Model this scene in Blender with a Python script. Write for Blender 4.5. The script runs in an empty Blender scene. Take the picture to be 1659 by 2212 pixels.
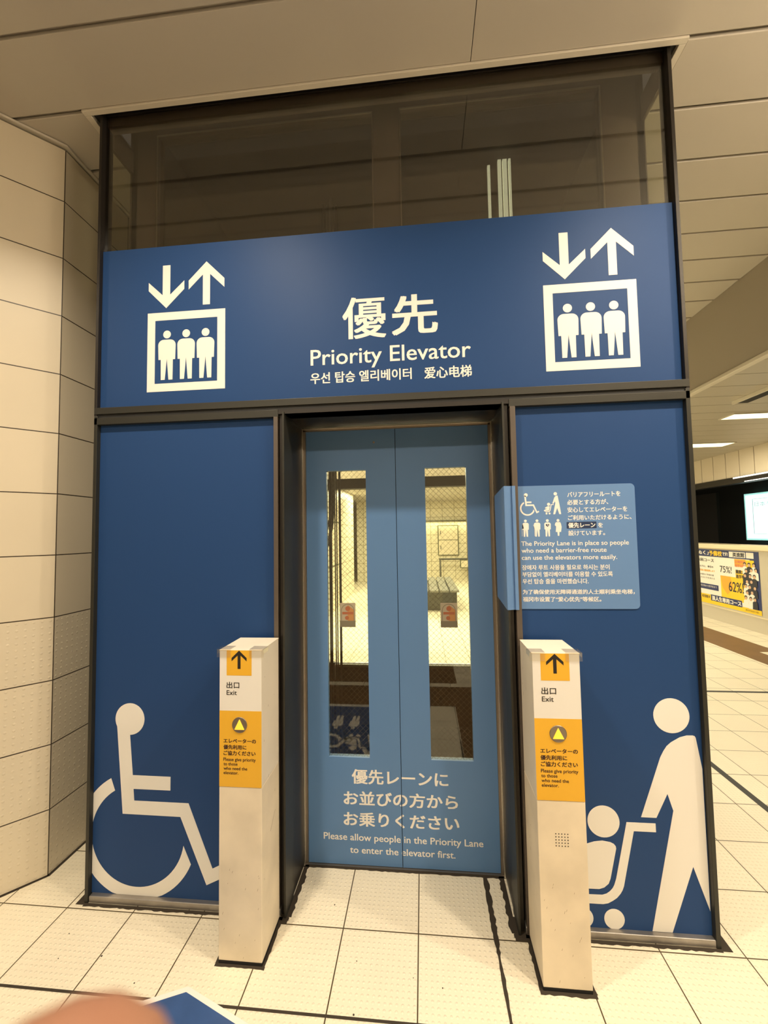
import bpy, bmesh, math, random
from mathutils import Vector, Matrix
from mathutils.geometry import tessellate_polygon
random.seed(7)
SC = bpy.context.scene
COL = SC.collection

# ------------------------------------------------------------------ camera
cam = bpy.data.cameras.new('camera')
cam.sensor_fit = 'HORIZONTAL'
cam.sensor_width = 36.0
cam.lens = 36.0 * 883.57 / 1659.0
cam.clip_start = 0.004
cam.clip_end = 100
cam.dof.use_dof = True
cam.dof.focus_distance = 2.1
cam.dof.aperture_fstop = 18.0
cam_o = bpy.data.objects.new('camera', cam)
COL.objects.link(cam_o)
cam_o.rotation_mode = 'XYZ'
cam_o.location = (1.5517, -1.6991, 1.5782)
cam_o.rotation_euler = (1.623, 0.017, 0.0946)
SC.camera = cam_o

# ------------------------------------------------------------------ world, lights, exposure
w = bpy.data.worlds.new('world')
SC.world = w
w.use_nodes = True
w.node_tree.nodes['Background'].inputs[0].default_value = (1.0, 0.87, 0.70, 1)
w.node_tree.nodes['Background'].inputs[1].default_value = 0.06
SC.view_settings.view_transform = 'Standard'
SC.view_settings.look = 'None'
SC.view_settings.gamma = 1
SC.view_settings.exposure = 0.0
SC.view_settings.use_curve_mapping = False
SC.cycles.max_bounces = 10
SC.cycles.transparent_max_bounces = 16

WARM = (1.0, 0.855, 0.65)


def area(name, loc, sx, sy, power, color=WARM, rot=(0, 0, 0), shape='RECTANGLE', spread=180):
    l = bpy.data.lights.new(name, 'AREA')
    l.shape = shape
    l.size = sx
    if shape in ('RECTANGLE', 'ELLIPSE'):
        l.size_y = sy
    l.energy = power
    l.color = color
    l.spread = math.radians(spread)
    o = bpy.data.objects.new(name, l)
    o.location = loc
    o.rotation_euler = rot
    COL.objects.link(o)
    return o


# downlights in the ceiling just in front of the elevator
area('downlight_lamp', (0.66, -0.95, 3.585), 0.12, 0.12, 36, shape='DISK', spread=135)
area('downlight_lamp', (2.80, -0.95, 3.585), 0.12, 0.12, 36, shape='DISK', spread=135)
area('downlight_lamp', (4.0, -0.95, 3.585), 0.12, 0.12, 60, shape='DISK')  # added to brighten the floor on the right
area('downlight_lamp', (-1.5, -0.95, 3.585), 0.14, 0.14, 15, shape='DISK')
# fill light added behind the photographer to brighten the elevator front
area('front_fill_lamp', (1.5, -3.6, 3.58), 7.0, 0.25, 145)
# unseen uplight added by the fascia to brighten the right-hand ceiling
area('ceiling_fill_lamp', (4.08, -1.6, 3.05), 0.12, 2.0, 75, rot=(0, math.radians(180 - 25), 0))
# platform side
area('platform_lamp', (6.0, 3.48, 2.875), 1.6, 0.2, 26, (1, .9, .66))
area('platform_lamp', (5.9, 5.24, 2.875), 1.0, 0.2, 26, (1, .9, .66))
area('platform_lamp', (5.4, 0.6, 2.86), 0.2, 2.4, 20, (1, .86, .62))
# bright hall behind the shaft
area('hall_lamp', (1.2, 5.0, 2.62), 3.0, 1.0, 240, (1, .94, .70))
area('hall_lamp', (1.6, 9.0, 2.62), 3.6, 1.2, 260, (1, .94, .70))
area('hall_wall_lamp', (2.6, 12.16, 1.93), 4.0, 0.10, 26, (1, .9, .55))

# ------------------------------------------------------------------ materials
MATS = {}


def mat(name, color, rough=0.5, metal=0.0, spec=0.5, bump=None, noise=None, emit=None, coat=0):
    """bump = (scale, strength); noise = (scale, amount) of gentle albedo variation (dirt)"""
    if name in MATS:
        return MATS[name]
    m = bpy.data.materials.new(name)
    m.use_nodes = True
    nt = m.node_tree
    p = nt.nodes['Principled BSDF']
    p.inputs['Base Color'].default_value = (*color, 1)
    p.inputs['Roughness'].default_value = rough
    p.inputs['Metallic'].default_value = metal
    p.inputs['Specular IOR Level'].default_value = spec
    if coat:
        p.inputs['Coat Weight'].default_value = coat
        p.inputs['Coat Roughness'].default_value = 0.06
    tc = nt.nodes.new('ShaderNodeTexCoord')
    if noise:
        n = nt.nodes.new('ShaderNodeTexNoise')
        n.inputs['Scale'].default_value = noise[0]
        n.inputs['Detail'].default_value = 5
        nt.links.new(tc.outputs['Object'], n.inputs['Vector'])
        r = nt.nodes.new('ShaderNodeMapRange')
        r.inputs[1].default_value = .3
        r.inputs[2].default_value = .7
        r.inputs[3].default_value = 1 - noise[1]
        r.inputs[4].default_value = 1 + noise[1] * .5
        nt.links.new(n.outputs['Fac'], r.inputs[0])
        mx = nt.nodes.new('ShaderNodeVectorMath')
        mx.operation = 'SCALE'
        mx.inputs[0].default_value = color
        nt.links.new(r.outputs[0], mx.inputs['Scale'])
        nt.links.new(mx.outputs[0], p.inputs['Base Color'])
    if bump:
        n = nt.nodes.new('ShaderNodeTexNoise')
        n.inputs['Scale'].default_value = bump[0]
        n.inputs['Detail'].default_value = 4
        nt.links.new(tc.outputs['Object'], n.inputs['Vector'])
        b = nt.nodes.new('ShaderNodeBump')
        b.inputs['Strength'].default_value = bump[1]
        b.inputs['Distance'].default_value = .002
        nt.links.new(n.outputs['Fac'], b.inputs['Height'])
        nt.links.new(b.outputs[0], p.inputs['Normal'])
    if emit:
        p.inputs['Emission Color'].default_value = (*emit[0], 1)
        p.inputs['Emission Strength'].default_value = emit[1]
    MATS[name] = m
    return m


def math_node(nt, op, a, b=None, c=None):
    n = nt.nodes.new('ShaderNodeMath')
    n.operation = op
    for i, v in enumerate((a, b, c)):
        if v is None:
            continue
        if isinstance(v, (int, float)):
            n.inputs[i].default_value = v
        else:
            nt.links.new(v, n.inputs[i])
    return n.outputs[0]


def tile_mat(name, color, joint_col, pu, pv, joint, rough=.35, dots=None, coord='Object', axes=(0, 1), var=.04, off=(0, 0), rowdots=False, spec=.5):
    """tiles with joints; dots = (period, radius, strength) raised studs"""
    m = bpy.data.materials.new(name)
    m.use_nodes = True
    nt = m.node_tree
    p = nt.nodes['Principled BSDF']
    p.inputs['Roughness'].default_value = rough
    p.inputs['Specular IOR Level'].default_value = spec
    tc = nt.nodes.new('ShaderNodeTexCoord')
    s = nt.nodes.new('ShaderNodeSeparateXYZ')
    nt.links.new(tc.outputs[coord], s.inputs[0])
    u = math_node(nt, 'ADD', s.outputs[axes[0]], off[0])
    v = math_node(nt, 'ADD', s.outputs[axes[1]], off[1])
    masks = []
    cells = []
    for c, per in ((u, pu), (v, pv)):
        d = math_node(nt, 'DIVIDE', c, per)
        d = math_node(nt, 'ADD', d, 0.5)
        f = math_node(nt, 'FRACT', math_node(nt, 'ADD', d, 1000.0))
        a = math_node(nt, 'ABSOLUTE', math_node(nt, 'SUBTRACT', f, .5))
        masks.append(math_node(nt, 'LESS_THAN', a, joint / per / 2))
        cells.append(math_node(nt, 'FLOOR', math_node(nt, 'ADD', math_node(nt, 'DIVIDE', c, per), 1000.0)))
    jm = math_node(nt, 'MAXIMUM', masks[0], masks[1])
    cv = nt.nodes.new('ShaderNodeCombineXYZ')
    nt.links.new(cells[0], cv.inputs[0])
    nt.links.new(cells[1], cv.inputs[1])
    wn = nt.nodes.new('ShaderNodeTexWhiteNoise')
    nt.links.new(cv.outputs[0], wn.inputs['Vector'])
    ns = nt.nodes.new('ShaderNodeTexNoise')
    ns.inputs['Scale'].default_value = 3.5
    ns.inputs['Detail'].default_value = 6
    nt.links.new(tc.outputs[coord], ns.inputs['Vector'])
    k = math_node(nt, 'MULTIPLY_ADD', wn.outputs['Value'], var, 1 - var)
    k = math_node(nt, 'MULTIPLY', k, math_node(nt, 'MULTIPLY_ADD', ns.outputs['Fac'], var * 2, 1 - var))
    sc = nt.nodes.new('ShaderNodeVectorMath')
    sc.operation = 'SCALE'
    sc.inputs[0].default_value = color
    nt.links.new(k, sc.inputs['Scale'])
    mx = nt.nodes.new('ShaderNodeMix')
    mx.data_type = 'RGBA'
    nt.links.new(jm, mx.inputs[0])
    nt.links.new(sc.outputs[0], mx.inputs[6])
    mx.inputs[7].default_value = (*joint_col, 1)
    nt.links.new(mx.outputs[2], p.inputs['Base Color'])
    h = math_node(nt, 'MULTIPLY', jm, -1.0)
    if dots:
        ds = []
        for c in (u, v):
            f = math_node(nt, 'FRACT', math_node(nt, 'ADD', math_node(nt, 'DIVIDE', c, dots[0]), 1000.0))
            a = math_node(nt, 'SUBTRACT', f, .5)
            ds.append(math_node(nt, 'MULTIPLY', a, a))
        r = math_node(nt, 'SQRT', math_node(nt, 'ADD', ds[0], ds[1]))
        mr = nt.nodes.new('ShaderNodeMapRange')
        mr.interpolation_type = 'SMOOTHSTEP'
        mr.inputs[1].default_value = dots[1] / dots[0]
        mr.inputs[2].default_value = dots[1] / dots[0] * .3
        mr.inputs[3].default_value = 0
        mr.inputs[4].default_value = 1
        nt.links.new(r, mr.inputs[0])
        dd = mr.outputs[0]
        if rowdots:  # studs on the lower rows only
            dd = math_node(nt, 'MULTIPLY', dd, math_node(nt, 'LESS_THAN', v, rowdots))
        h = math_node(nt, 'ADD', h, math_node(nt, 'MULTIPLY', dd, dots[2]))
    b = nt.nodes.new('ShaderNodeBump')
    b.inputs['Strength'].default_value = 0.6
    b.inputs['Distance'].default_value = .0022
    nt.links.new(h, b.inputs['Height'])
    nt.links.new(b.outputs[0], p.inputs['Normal'])
    MATS[name] = m
    return m


def glass_mat(name, tint, refl=.09, wires=None, rough=0.0):
    """thin pane: clear with a Fresnel mirror; wires = (period, width) diagonal mesh cast in the glass"""
    m = bpy.data.materials.new(name)
    m.use_nodes = True
    nt = m.node_tree
    nt.nodes.clear()
    out = nt.nodes.new('ShaderNodeOutputMaterial')
    tr = nt.nodes.new('ShaderNodeBsdfTransparent')
    tr.inputs[0].default_value = (*tint, 1)
    gl = nt.nodes.new('ShaderNodeBsdfGlossy')
    gl.inputs['Roughness'].default_value = rough
    gl.inputs[0].default_value = (.95, .95, .95, 1)
    lw = nt.nodes.new('ShaderNodeLayerWeight')
    lw.inputs[0].default_value = .5
    f = math_node(nt, 'POWER', lw.outputs['Facing'], 5.0)
    f = math_node(nt, 'MULTIPLY_ADD', f, 1 - refl, refl)
    mix = nt.nodes.new('ShaderNodeMixShader')
    nt.links.new(f, mix.inputs[0])
    nt.links.new(tr.outputs[0], mix.inputs[1])
    nt.links.new(gl.outputs[0], mix.inputs[2])
    last = mix.outputs[0]
    if wires:
        tc = nt.nodes.new('ShaderNodeTexCoord')
        s = nt.nodes.new('ShaderNodeSeparateXYZ')
        nt.links.new(tc.outputs['Object'], s.inputs[0])
        a = math_node(nt, 'ADD', s.outputs[0], s.outputs[2])
        c = math_node(nt, 'SUBTRACT', s.outputs[0], s.outputs[2])
        ms = []
        for q in (a, c):
            fq = math_node(nt, 'FRACT', math_node(nt, 'ADD', math_node(nt, 'DIVIDE', q, wires[0]), 100.0))
            ms.append(math_node(nt, 'LESS_THAN', math_node(nt, 'ABSOLUTE', math_node(nt, 'SUBTRACT', fq, .5)), wires[1] / wires[0] / 2))
        wm = math_node(nt, 'MAXIMUM', ms[0], ms[1])
        wd = nt.nodes.new('ShaderNodeBsdfPrincipled')
        wd.inputs['Base Color'].default_value = (.09, .075, .05, 1)
        wd.inputs['Metallic'].default_value = .6
        wd.inputs['Roughness'].default_value = .5
        mix2 = nt.nodes.new('ShaderNodeMixShader')
        nt.links.new(wm, mix2.inputs[0])
        nt.links.new(last, mix2.inputs[1])
        nt.links.new(wd.outputs[0], mix2.inputs[2])
        last = mix2.outputs[0]
    nt.links.new(last, out.inputs[0])
    MATS[name] = m
    return m


BLUE = mat('blue_film', (.018, .056, .172), rough=.5, spec=.15)
DOORBLUE = mat('door_blue_paint', (.095, .205, .42), rough=.42, spec=.4)
NOTICEBLUE = mat('notice_blue_plate', (.115, .225, .45), rough=.45, spec=.4)
NAVY = mat('navy_ink', (.012, .03, .09), rough=.5)
WHITE = mat('white_vinyl', (.77, .745, .70), rough=.5, spec=.3)
DARK = mat('dark_olive_steel', (.032, .031, .025), rough=.42, metal=.35)
DARK2 = mat('dark_bronze_steel', (.024, .020, .017), rough=.38, metal=.4)
BLACK = mat('black_rubber', (.006, .006, .006), rough=.7)
STEEL = mat('brushed_stainless', (.46, .43, .40), rough=.38, metal=.85, noise=(9, .25))
STEELTRIM = mat('bright_stainless', (.62, .58, .52), rough=.25, metal=.95)
CEIL = mat('ceiling_enamel', (.50, .455, .385), rough=.45, spec=.35)
CEILTRIM = mat('ceiling_trim_enamel', (.60, .55, .46), rough=.4)
CEILLOW = mat('platform_ceiling_enamel', (.42, .38, .31), rough=.35, spec=.5)
FASCIA = mat('fascia_enamel', (.36, .31, .25), rough=.5)
POST = mat('ivory_post_enamel', (.76, .69, .57), rough=.4, noise=(6, .06))
POSTLOW = mat('ivory_post_enamel_worn', (.77, .67, .51), rough=.45, noise=(7, .12))
YELLOW = mat('yellow_label', (.78, .425, .028), rough=.45)
INK = mat('black_ink', (.012, .009, .006), rough=.6)
INKB = mat('dark_brown_ink', (.05, .02, .008), rough=.6)
BUTTON = mat('button_metal', (.28, .24, .20), rough=.35, metal=.8)
AMBER = mat('lit_amber_button', (.9, .6, .05), rough=.3, emit=((1, .62, .06), .55))
SEAL = mat('dark_floor_sealant', (.035, .025, .015), rough=.8)
BROWNFLOOR = mat('brown_floor_tile', (.17, .085, .028), rough=.45, noise=(5, .12))
SLATE = mat('dark_floor_inlay', (.03, .031, .030), rough=.55)
SHAFT = mat('dark_shaft_steel', (.016, .011, .008), rough=.6)
SHAFTFRAME = mat('shaft_frame_bronze', (.085, .066, .052), rough=.45)
BENCHM = mat('grey_bench_slat', (.16, .155, .125), rough=.55)
BENCHD = mat('dark_bench_base', (.060, .066, .055), rough=.55)
CREAM = mat('cream_panel', (.74, .66, .50), rough=.4)
SCREEN = mat('ivory_screen_door', (.52, .46, .36), rough=.4)
SCREENTOP = mat('ivory_screen_door_cap', (.72, .62, .42), rough=.4)
TRACK = mat('black_tunnel', (.010, .010, .010), rough=.8)
TRACKGREY = mat('tunnel_grey_panel', (.045, .04, .035), rough=.6)
PALEPANEL = mat('pale_soffit_panel', (.60, .52, .41), rough=.4)
POSTERYEL = mat('poster_yellow', (.85, .55, .02), rough=.4)
POSTERORA = mat('poster_orange', (.80, .38, .03), rough=.4)
POSTERNAVY = mat('poster_navy', (.012, .025, .115), rough=.4)
POSTERWHITE = mat('poster_white', (.80, .76, .68), rough=.4)
POSTERRED = mat('poster_red', (.65, .20, .10), rough=.4)
SUIT = mat('poster_dark_suit', (.02, .02, .03), rough=.5)
FACE = mat('poster_skin', (.60, .38, .24), rough=.5)
SKIN = mat('skin', (.27, .125, .072), rough=.5, bump=(180, .15))  # darkened: the phone's shade on the finger is put into this colour
ROPE = mat('steel_rope', (.03, .028, .025), rough=.5, metal=.5)
CABLE = mat('grey_cable', (.13, .12, .10), rough=.6)
LAMPON = mat('lamp_diffuser_lit', (.9, .85, .6), rough=.5, emit=((1, .93, .56), 2.2))
LEDSTRIP = mat('led_strip_lit', (.9, .9, .85), rough=.5, emit=((1, .97, .88), 1.6))
BILL = mat('backlit_billboard', (.8, .9, .88), rough=.4, emit=((.80, 1, .95), 1.35))
BILLEDGE = mat('backlit_billboard_edge', (.4, .75, .7), rough=.4, emit=((.45, .92, .83), .8))
BILLINK = mat('backlit_billboard_ink', (.25, .45, .42), rough=.5, emit=((.45, .75, .70), .6))
STICKORA = mat('sticker_orange', (.42, .20, .07), rough=.5)
STICKRED = mat('sticker_red', (.34, .11, .05), rough=.5)
STICKGREY = mat('sticker_grey', (.17, .15, .10), rough=.5)
STICKPALE = mat('sticker_pale', (.36, .31, .22), rough=.5)
GREENEDGE = mat('olive_frame', (.10, .11, .05), rough=.5)

FLOORM = tile_mat('stone_floor_tiles', (.80, .73, .575), (.07, .048, .018), .3, .3, .0046, rough=.42, dots=(.02, .006, 1.0), var=.05)
PILLARM = tile_mat('pillar_tiles', (.66, .585, .45), (.035, .022, .010), .45, .3, .005, rough=.40, dots=(.030, .007, .8), coord='UV', var=.03, rowdots=1.19)
HALLWALLM = tile_mat('hall_wall_tiles', (.74, .68, .52), (.22, .18, .09), .4, .3, .012, rough=.35, coord='UV', var=.03)
GLASSUP = glass_mat('upper_glass', (.85, .84, .80), refl=.085)
GLASSSIDE = glass_mat('side_glass', (.92, .94, .88), refl=.035)
GLASSDOOR = glass_mat('wired_glass', (.93, .93, .86), refl=.055, wires=(.027, .0008))
CLEARPLASTIC = glass_mat('clear_tape', (.975, .965, .94), refl=.07, rough=.2)


# ------------------------------------------------------------------ mesh helpers
class MB:
    def __init__(self):
        self.bm = bmesh.new()
        self.mats = []
        self.uv = None

    def mi(self, m):
        if m not in self.mats:
            self.mats.append(m)
        return self.mats.index(m)

    def box(self, x0, x1, y0, y1, z0, z1, m=None, bev=0):
        r = bmesh.ops.create_cube(self.bm, size=1)
        vs = r['verts']
        for v in vs:
            v.co = Vector(((x0 + x1) / 2 + v.co.x * (x1 - x0), (y0 + y1) / 2 + v.co.y * (y1 - y0), (z0 + z1) / 2 + v.co.z * (z1 - z0)))
        fs = set(f for v in vs for f in v.link_faces)
        i = self.mi(m) if m else 0
        for f in fs:
            f.material_index = i
        if bev:
            es = list(set(e for v in vs for e in v.link_edges))
            rr = bmesh.ops.bevel(self.bm, geom=es, offset=bev, segments=2, profile=.5, affect='EDGES')
            for f in rr['faces']:
                f.material_index = i
        return self

    def face(self, pts, m=None):
        f = self.bm.faces.new([self.bm.verts.new(p) for p in pts])
        f.material_index = self.mi(m) if m else 0
        return f

    def prism(self, pts2, fr, depth, m=None):
        """outline pts2 in the frame fr=(origin, u, v, n); front face at n=0, body goes back by depth"""
        o, u, v, n = fr
        i = self.mi(m) if m else 0
        area2 = sum(a[0] * b[1] - b[0] * a[1] for a, b in zip(pts2, pts2[1:] + pts2[:1]))
        if area2 < 0:
            pts2 = pts2[::-1]
        tri = tessellate_polygon([[Vector((a, b, 0)) for a, b in pts2]])
        tris = []
        for t in tri:
            (ax, ay), (bx, by), (cx, cy) = (pts2[q] for q in t)
            c = (bx - ax) * (cy - ay) - (by - ay) * (cx - ax)
            if abs(c) > 1e-12:
                tris.append(t if c > 0 else t[::-1])
        F = [self.bm.verts.new(o + u * a + v * b) for a, b in pts2]
        for t in tris:
            self.bm.faces.new([F[q] for q in t]).material_index = i
        if depth:
            Bk = [self.bm.verts.new(o + u * a + v * b - n * depth) for a, b in pts2]
            k = len(F)
            for a in range(k):
                self.bm.faces.new([F[a], Bk[a], Bk[(a + 1) % k], F[(a + 1) % k]]).material_index = i
            for t in tris:
                self.bm.faces.new([Bk[q] for q in t[::-1]]).material_index = i
        return self

    def tube(self, pts, r, m=None, seg=10):
        i = self.mi(m) if m else 0
        rings = []
        pts = [Vector(p) for p in pts]
        for k, p in enumerate(pts):
            d = (pts[min(k + 1, len(pts) - 1)] - pts[max(k - 1, 0)]).normalized()
            a = d.orthogonal().normalized() if k == 0 else (a - d * a.dot(d)).normalized()
            b = d.cross(a)
            rr = r[k] if isinstance(r, (list, tuple)) else r
            rings.append([self.bm.verts.new(p + (a * math.cos(t) + b * math.sin(t)) * rr) for t in [2 * math.pi * q / seg for q in range(seg)]])
        for A, B in zip(rings, rings[1:]):
            for q in range(seg):
                f = self.bm.faces.new([A[q], A[(q + 1) % seg], B[(q + 1) % seg], B[q]])
                f.material_index = i
                f.smooth = True
        for R_ in (rings[0][::-1], rings[-1]):
            f = self.bm.faces.new(R_)
            f.material_index = i
        return self

    def lathe(self, prof, o, u, v, n, m=None, seg=32):
        """prof: list of (radius, height along n)"""
        i = self.mi(m) if m else 0
        rings = [[self.bm.verts.new(o + (u * math.cos(t) + v * math.sin(t)) * r + n * h) for t in [2 * math.pi * q / seg for q in range(seg)]] for r, h in prof]
        for A, B in zip(rings, rings[1:]):
            for q in range(seg):
                f = self.bm.faces.new([A[q], A[(q + 1) % seg], B[(q + 1) % seg], B[q]])
                f.material_index = i
        f = self.bm.faces.new(rings[-1])
        f.material_index = i
        f = self.bm.faces.new(rings[0][::-1])
        f.material_index = i
        return self

    def build(self, name, m=None, parent=None, kind=None, label=None, smooth=False):
        bmesh.ops.recalc_face_normals(self.bm, faces=self.bm.faces[:]) if not getattr(self, 'flat', False) else None
        me = bpy.data.meshes.new(name)
        self.bm.to_mesh(me)
        self.bm.free()
        for q in (self.mats or [m]):
            if q:
                me.materials.append(q)
        if smooth:
            for f in me.polygons:
                f.use_smooth = True
        o = bpy.data.objects.new(name, me)
        COL.objects.link(o)
        if parent:
            o.parent = parent
            if parent.type == 'EMPTY' or parent.location.length:
                o.matrix_parent_inverse = Matrix.Translation(-world_loc(parent))
        if kind:
            o['kind'] = kind
        if label:
            o['label'] = label
        return o


def world_loc(o):
    p = Vector(o.location)
    if o.parent:
        p = o.matrix_parent_inverse @ p
        p = world_loc(o.parent) + p
    return p


def thing(name, label, cat, loc=(0, 0, 0), group=None):
    o = bpy.data.objects.new(name, None)
    o.empty_display_size = .1
    COL.objects.link(o)
    o.location = loc
    o['label'] = label
    o['category'] = cat
    if group:
        o['group'] = group
    return o


def tag(o, label, cat, group=None):
    o['label'] = label
    o['category'] = cat
    if group:
        o['group'] = group
    return o


X, Y, Z = Vector((1, 0, 0)), Vector((0, 1, 0)), Vector((0, 0, 1))


def front(y):
    """frame of a plane that faces the viewer (normal -Y); coordinates are world x and z"""
    return (Vector((0, y, 0)), X, Z, -Y)


FLOORF = (Vector((0, 0, .0012)), X, Y, Z)


def circle(cx, cz, r, n=40):
    return [(cx + r * math.cos(2 * math.pi * k / n), cz + r * math.sin(2 * math.pi * k / n)) for k in range(n)]


def rrect(x0, x1, z0, z1, r, n=6):
    out = []
    for cx, cz, a0 in ((x1 - r, z1 - r, 0), (x0 + r, z1 - r, 90), (x0 + r, z0 + r, 180), (x1 - r, z0 + r, 270)):
        for k in range(n + 1):
            a = math.radians(a0 + 90 * k / n)
            out.append((cx + r * math.cos(a), cz + r * math.sin(a)))
    return out


# ------------------------------------------------------------------ lettering
_tc = {}


def text_geo(s, off=0.0):
    key = (s, off)
    if key in _tc:
        return _tc[key]
    c = bpy.data.curves.new('lettering', 'FONT')
    c.body = s
    c.offset = off
    c.resolution_u = 3
    o = bpy.data.objects.new('lettering', c)
    COL.objects.link(o)
    bpy.context.view_layer.update()
    dg = bpy.context.evaluated_depsgraph_get()
    me = o.evaluated_get(dg).to_mesh()
    vs = [(v.co.x, v.co.y) for v in me.vertices]
    fs = [tuple(p.vertices) for p in me.polygons]
    o.evaluated_get(dg).to_mesh_clear()
    bpy.data.objects.remove(o)
    bpy.data.curves.remove(c)
    _tc[key] = (vs, fs)
    return _tc[key]


CAPH = None


def put_text(mb, s, x0, x1, z0, h, fr, m=None, bold=0.0, latin=False, sx=None):
    """letter the string s between x0 and x1 on base line z0; h = cap height (latin) or glyph height"""
    global CAPH
    vs, fs = text_geo(s)
    if CAPH is None:
        CAPH = max(v[1] for v in text_geo('H')[0])
    xs = [v[0] for v in vs]
    ys = [v[1] for v in vs]
    mx0, mx1 = min(xs), max(xs)
    kx = (x1 - x0) / (mx1 - mx0)
    if latin:
        kz, zb = h / CAPH, 0
    else:
        kz, zb = h / (max(ys) - min(ys)), min(ys)
    o, u, v, n = fr
    i = mb.mi(m) if m else 0
    shifts = [(0, 0)] if not bold else [(-bold, -bold * .6), (bold, -bold * .6), (-bold, bold * .6), (bold, bold * .6), (0, 0)]
    for k, (dx, dz) in enumerate(shifts):
        V = [mb.bm.verts.new(o + u * (x0 + (a - mx0) * kx + dx) + v * (z0 + (b - zb) * kz + dz) + n * (k * 1e-5)) for a, b in vs]
        for f in fs:
            try:
                q = mb.bm.faces.new([V[j] for j in f])
                q.material_index = i
            except ValueError:
                pass


def flat():
    m = MB()
    m.flat = True
    return m


def words(parent, m, fr, lines, label=None):
    """each line of writing is a part of its own: (string, x0, x1, base line, height, latin, boldness)"""
    for s, a, b, z, h, lat, bo in lines:
        mb = flat()
        put_text(mb, s, a, b, z, h, fr, latin=bool(lat), bold=bo)
        mb.build('lettering', m, parent, label=label)


# ------------------------------------------------------------------ pictogram outlines (metres)
def person_outline(cx, cz, s):
    """standing figure, head centre (cx, cz), s = head radius; returns list of outlines"""
    k = s / .0186
    b = []
    zt = cz - .0245 * k
    hw = .0425 * k
    r = .026 * k
    pts = []
    for q in range(7):
        a = math.radians(90 * q / 6)
        pts.append((cx + hw - r + r * math.cos(a), zt - r + r * math.sin(a)))
    for q in range(7):
        a = math.radians(90 + 90 * q / 6)
        pts.append((cx - hw + r + r * math.cos(a), zt - r + r * math.sin(a)))
    pts += [(cx - .0405 * k, cz - .1185 * k), (cx - .0295 * k, cz - .1185 * k), (cx - .0285 * k, cz - .2135 * k), (cx - .009 * k, cz - .2135 * k),
            (cx, cz - .113 * k), (cx + .009 * k, cz - .2135 * k), (cx + .0285 * k, cz - .2135 * k), (cx + .0295 * k, cz - .1185 * k), (cx + .0405 * k, cz - .1185 * k)]
    return [circle(cx, cz, s, 28), pts]


def elevator_pictogram(name, dx, parent):
    fr = front(.0472)
    mb = MB()
    x0, x1, z0, z1, t = .297 + dx, .6735 + dx, 2.2468, 2.620, .0375
    for r in ((x0, x1, z1 - t, z1), (x0, x1, z0, z0 + t), (x0, x0 + t, z0 + t, z1 - t), (x1 - t, x1, z0 + t, z1 - t)):
        mb.prism([(r[0], r[2]), (r[1], r[2]), (r[1], r[3]), (r[0], r[3])], fr, .0008)
    down = [(0.3690, 2.8456), (0.4060, 2.8456), (0.4060, 2.7036), (0.4750, 2.7673), (0.4750, 2.7265), (0.3875, 2.6404), (0.3000, 2.7275), (0.3000, 2.7677), (0.3690, 2.7036)]
    up = [(0.5827, 2.8494), (0.6690, 2.7637), (0.6690, 2.7213), (0.6000, 2.7885), (0.6000, 2.6446), (0.5654, 2.6446), (0.5654, 2.7885), (0.4965, 2.7214), (0.4965, 2.7641)]
    for p in (down, up):
        mb.prism([(a + dx, b) for a, b in p], fr, .0008)
    for cx in (.3929, .4862, .5796):
        for p in person_outline(cx + dx, 2.5146, .0186):
            mb.prism(p, fr, .0008)
    return mb.build(name, WHITE, parent, label='white elevator pictogram of three people in a box under two arrows')


def wheelchair_outlines(ox, oz, s, clip=None, foot=True):
    """wheelchair symbol; native metres of the big mural; mapped to (ox, oz) with scale s"""
    out = []
    c = circle(.2385, .774, .0685, 40)
    body = [(.1782, .7442), (.2107, .367), (.4782, .3655), (.5984, .0898), (.7000, .1380), (.6780, .1850), (.6248, .159), (.5149, .424), (.2639, .4248), (.26, .4746), (.4311, .4741), (.4315, .532), (.2555, .5329), (.2399, .7054), (.2395, .7450), (.2000, .7600)]
    out += [c, body]
    cx, cz, ri, ro = .281, .2785, .2146, .2695
    a0, a1 = math.radians(118), math.radians(350)
    n = 48
    inner, outer = [], []
    for k in range(n + 1):
        t = k / n
        ai = a0 + (a1 + math.radians(1.5) - a0) * t + math.radians(2) * (1 - t)
        ao = a0 + (math.radians(336.5) - a0) * t
        inner.append((cx + ri * math.cos(ai), cz + ri * math.sin(ai)))
        outer.append((cx + ro * math.cos(ao), cz + ro * math.sin(ao)))
    quads = []
    for k in range(n):
        q = [inner[k], outer[k], outer[k + 1], inner[k + 1]]
        if clip:
            q = [(max(a, clip[0]), max(b, clip[1])) for a, b in q]
        quads.append(q)
    out += quads
    return [[(ox + a * s, oz + b * s) for a, b in p] for p in out]


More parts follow.
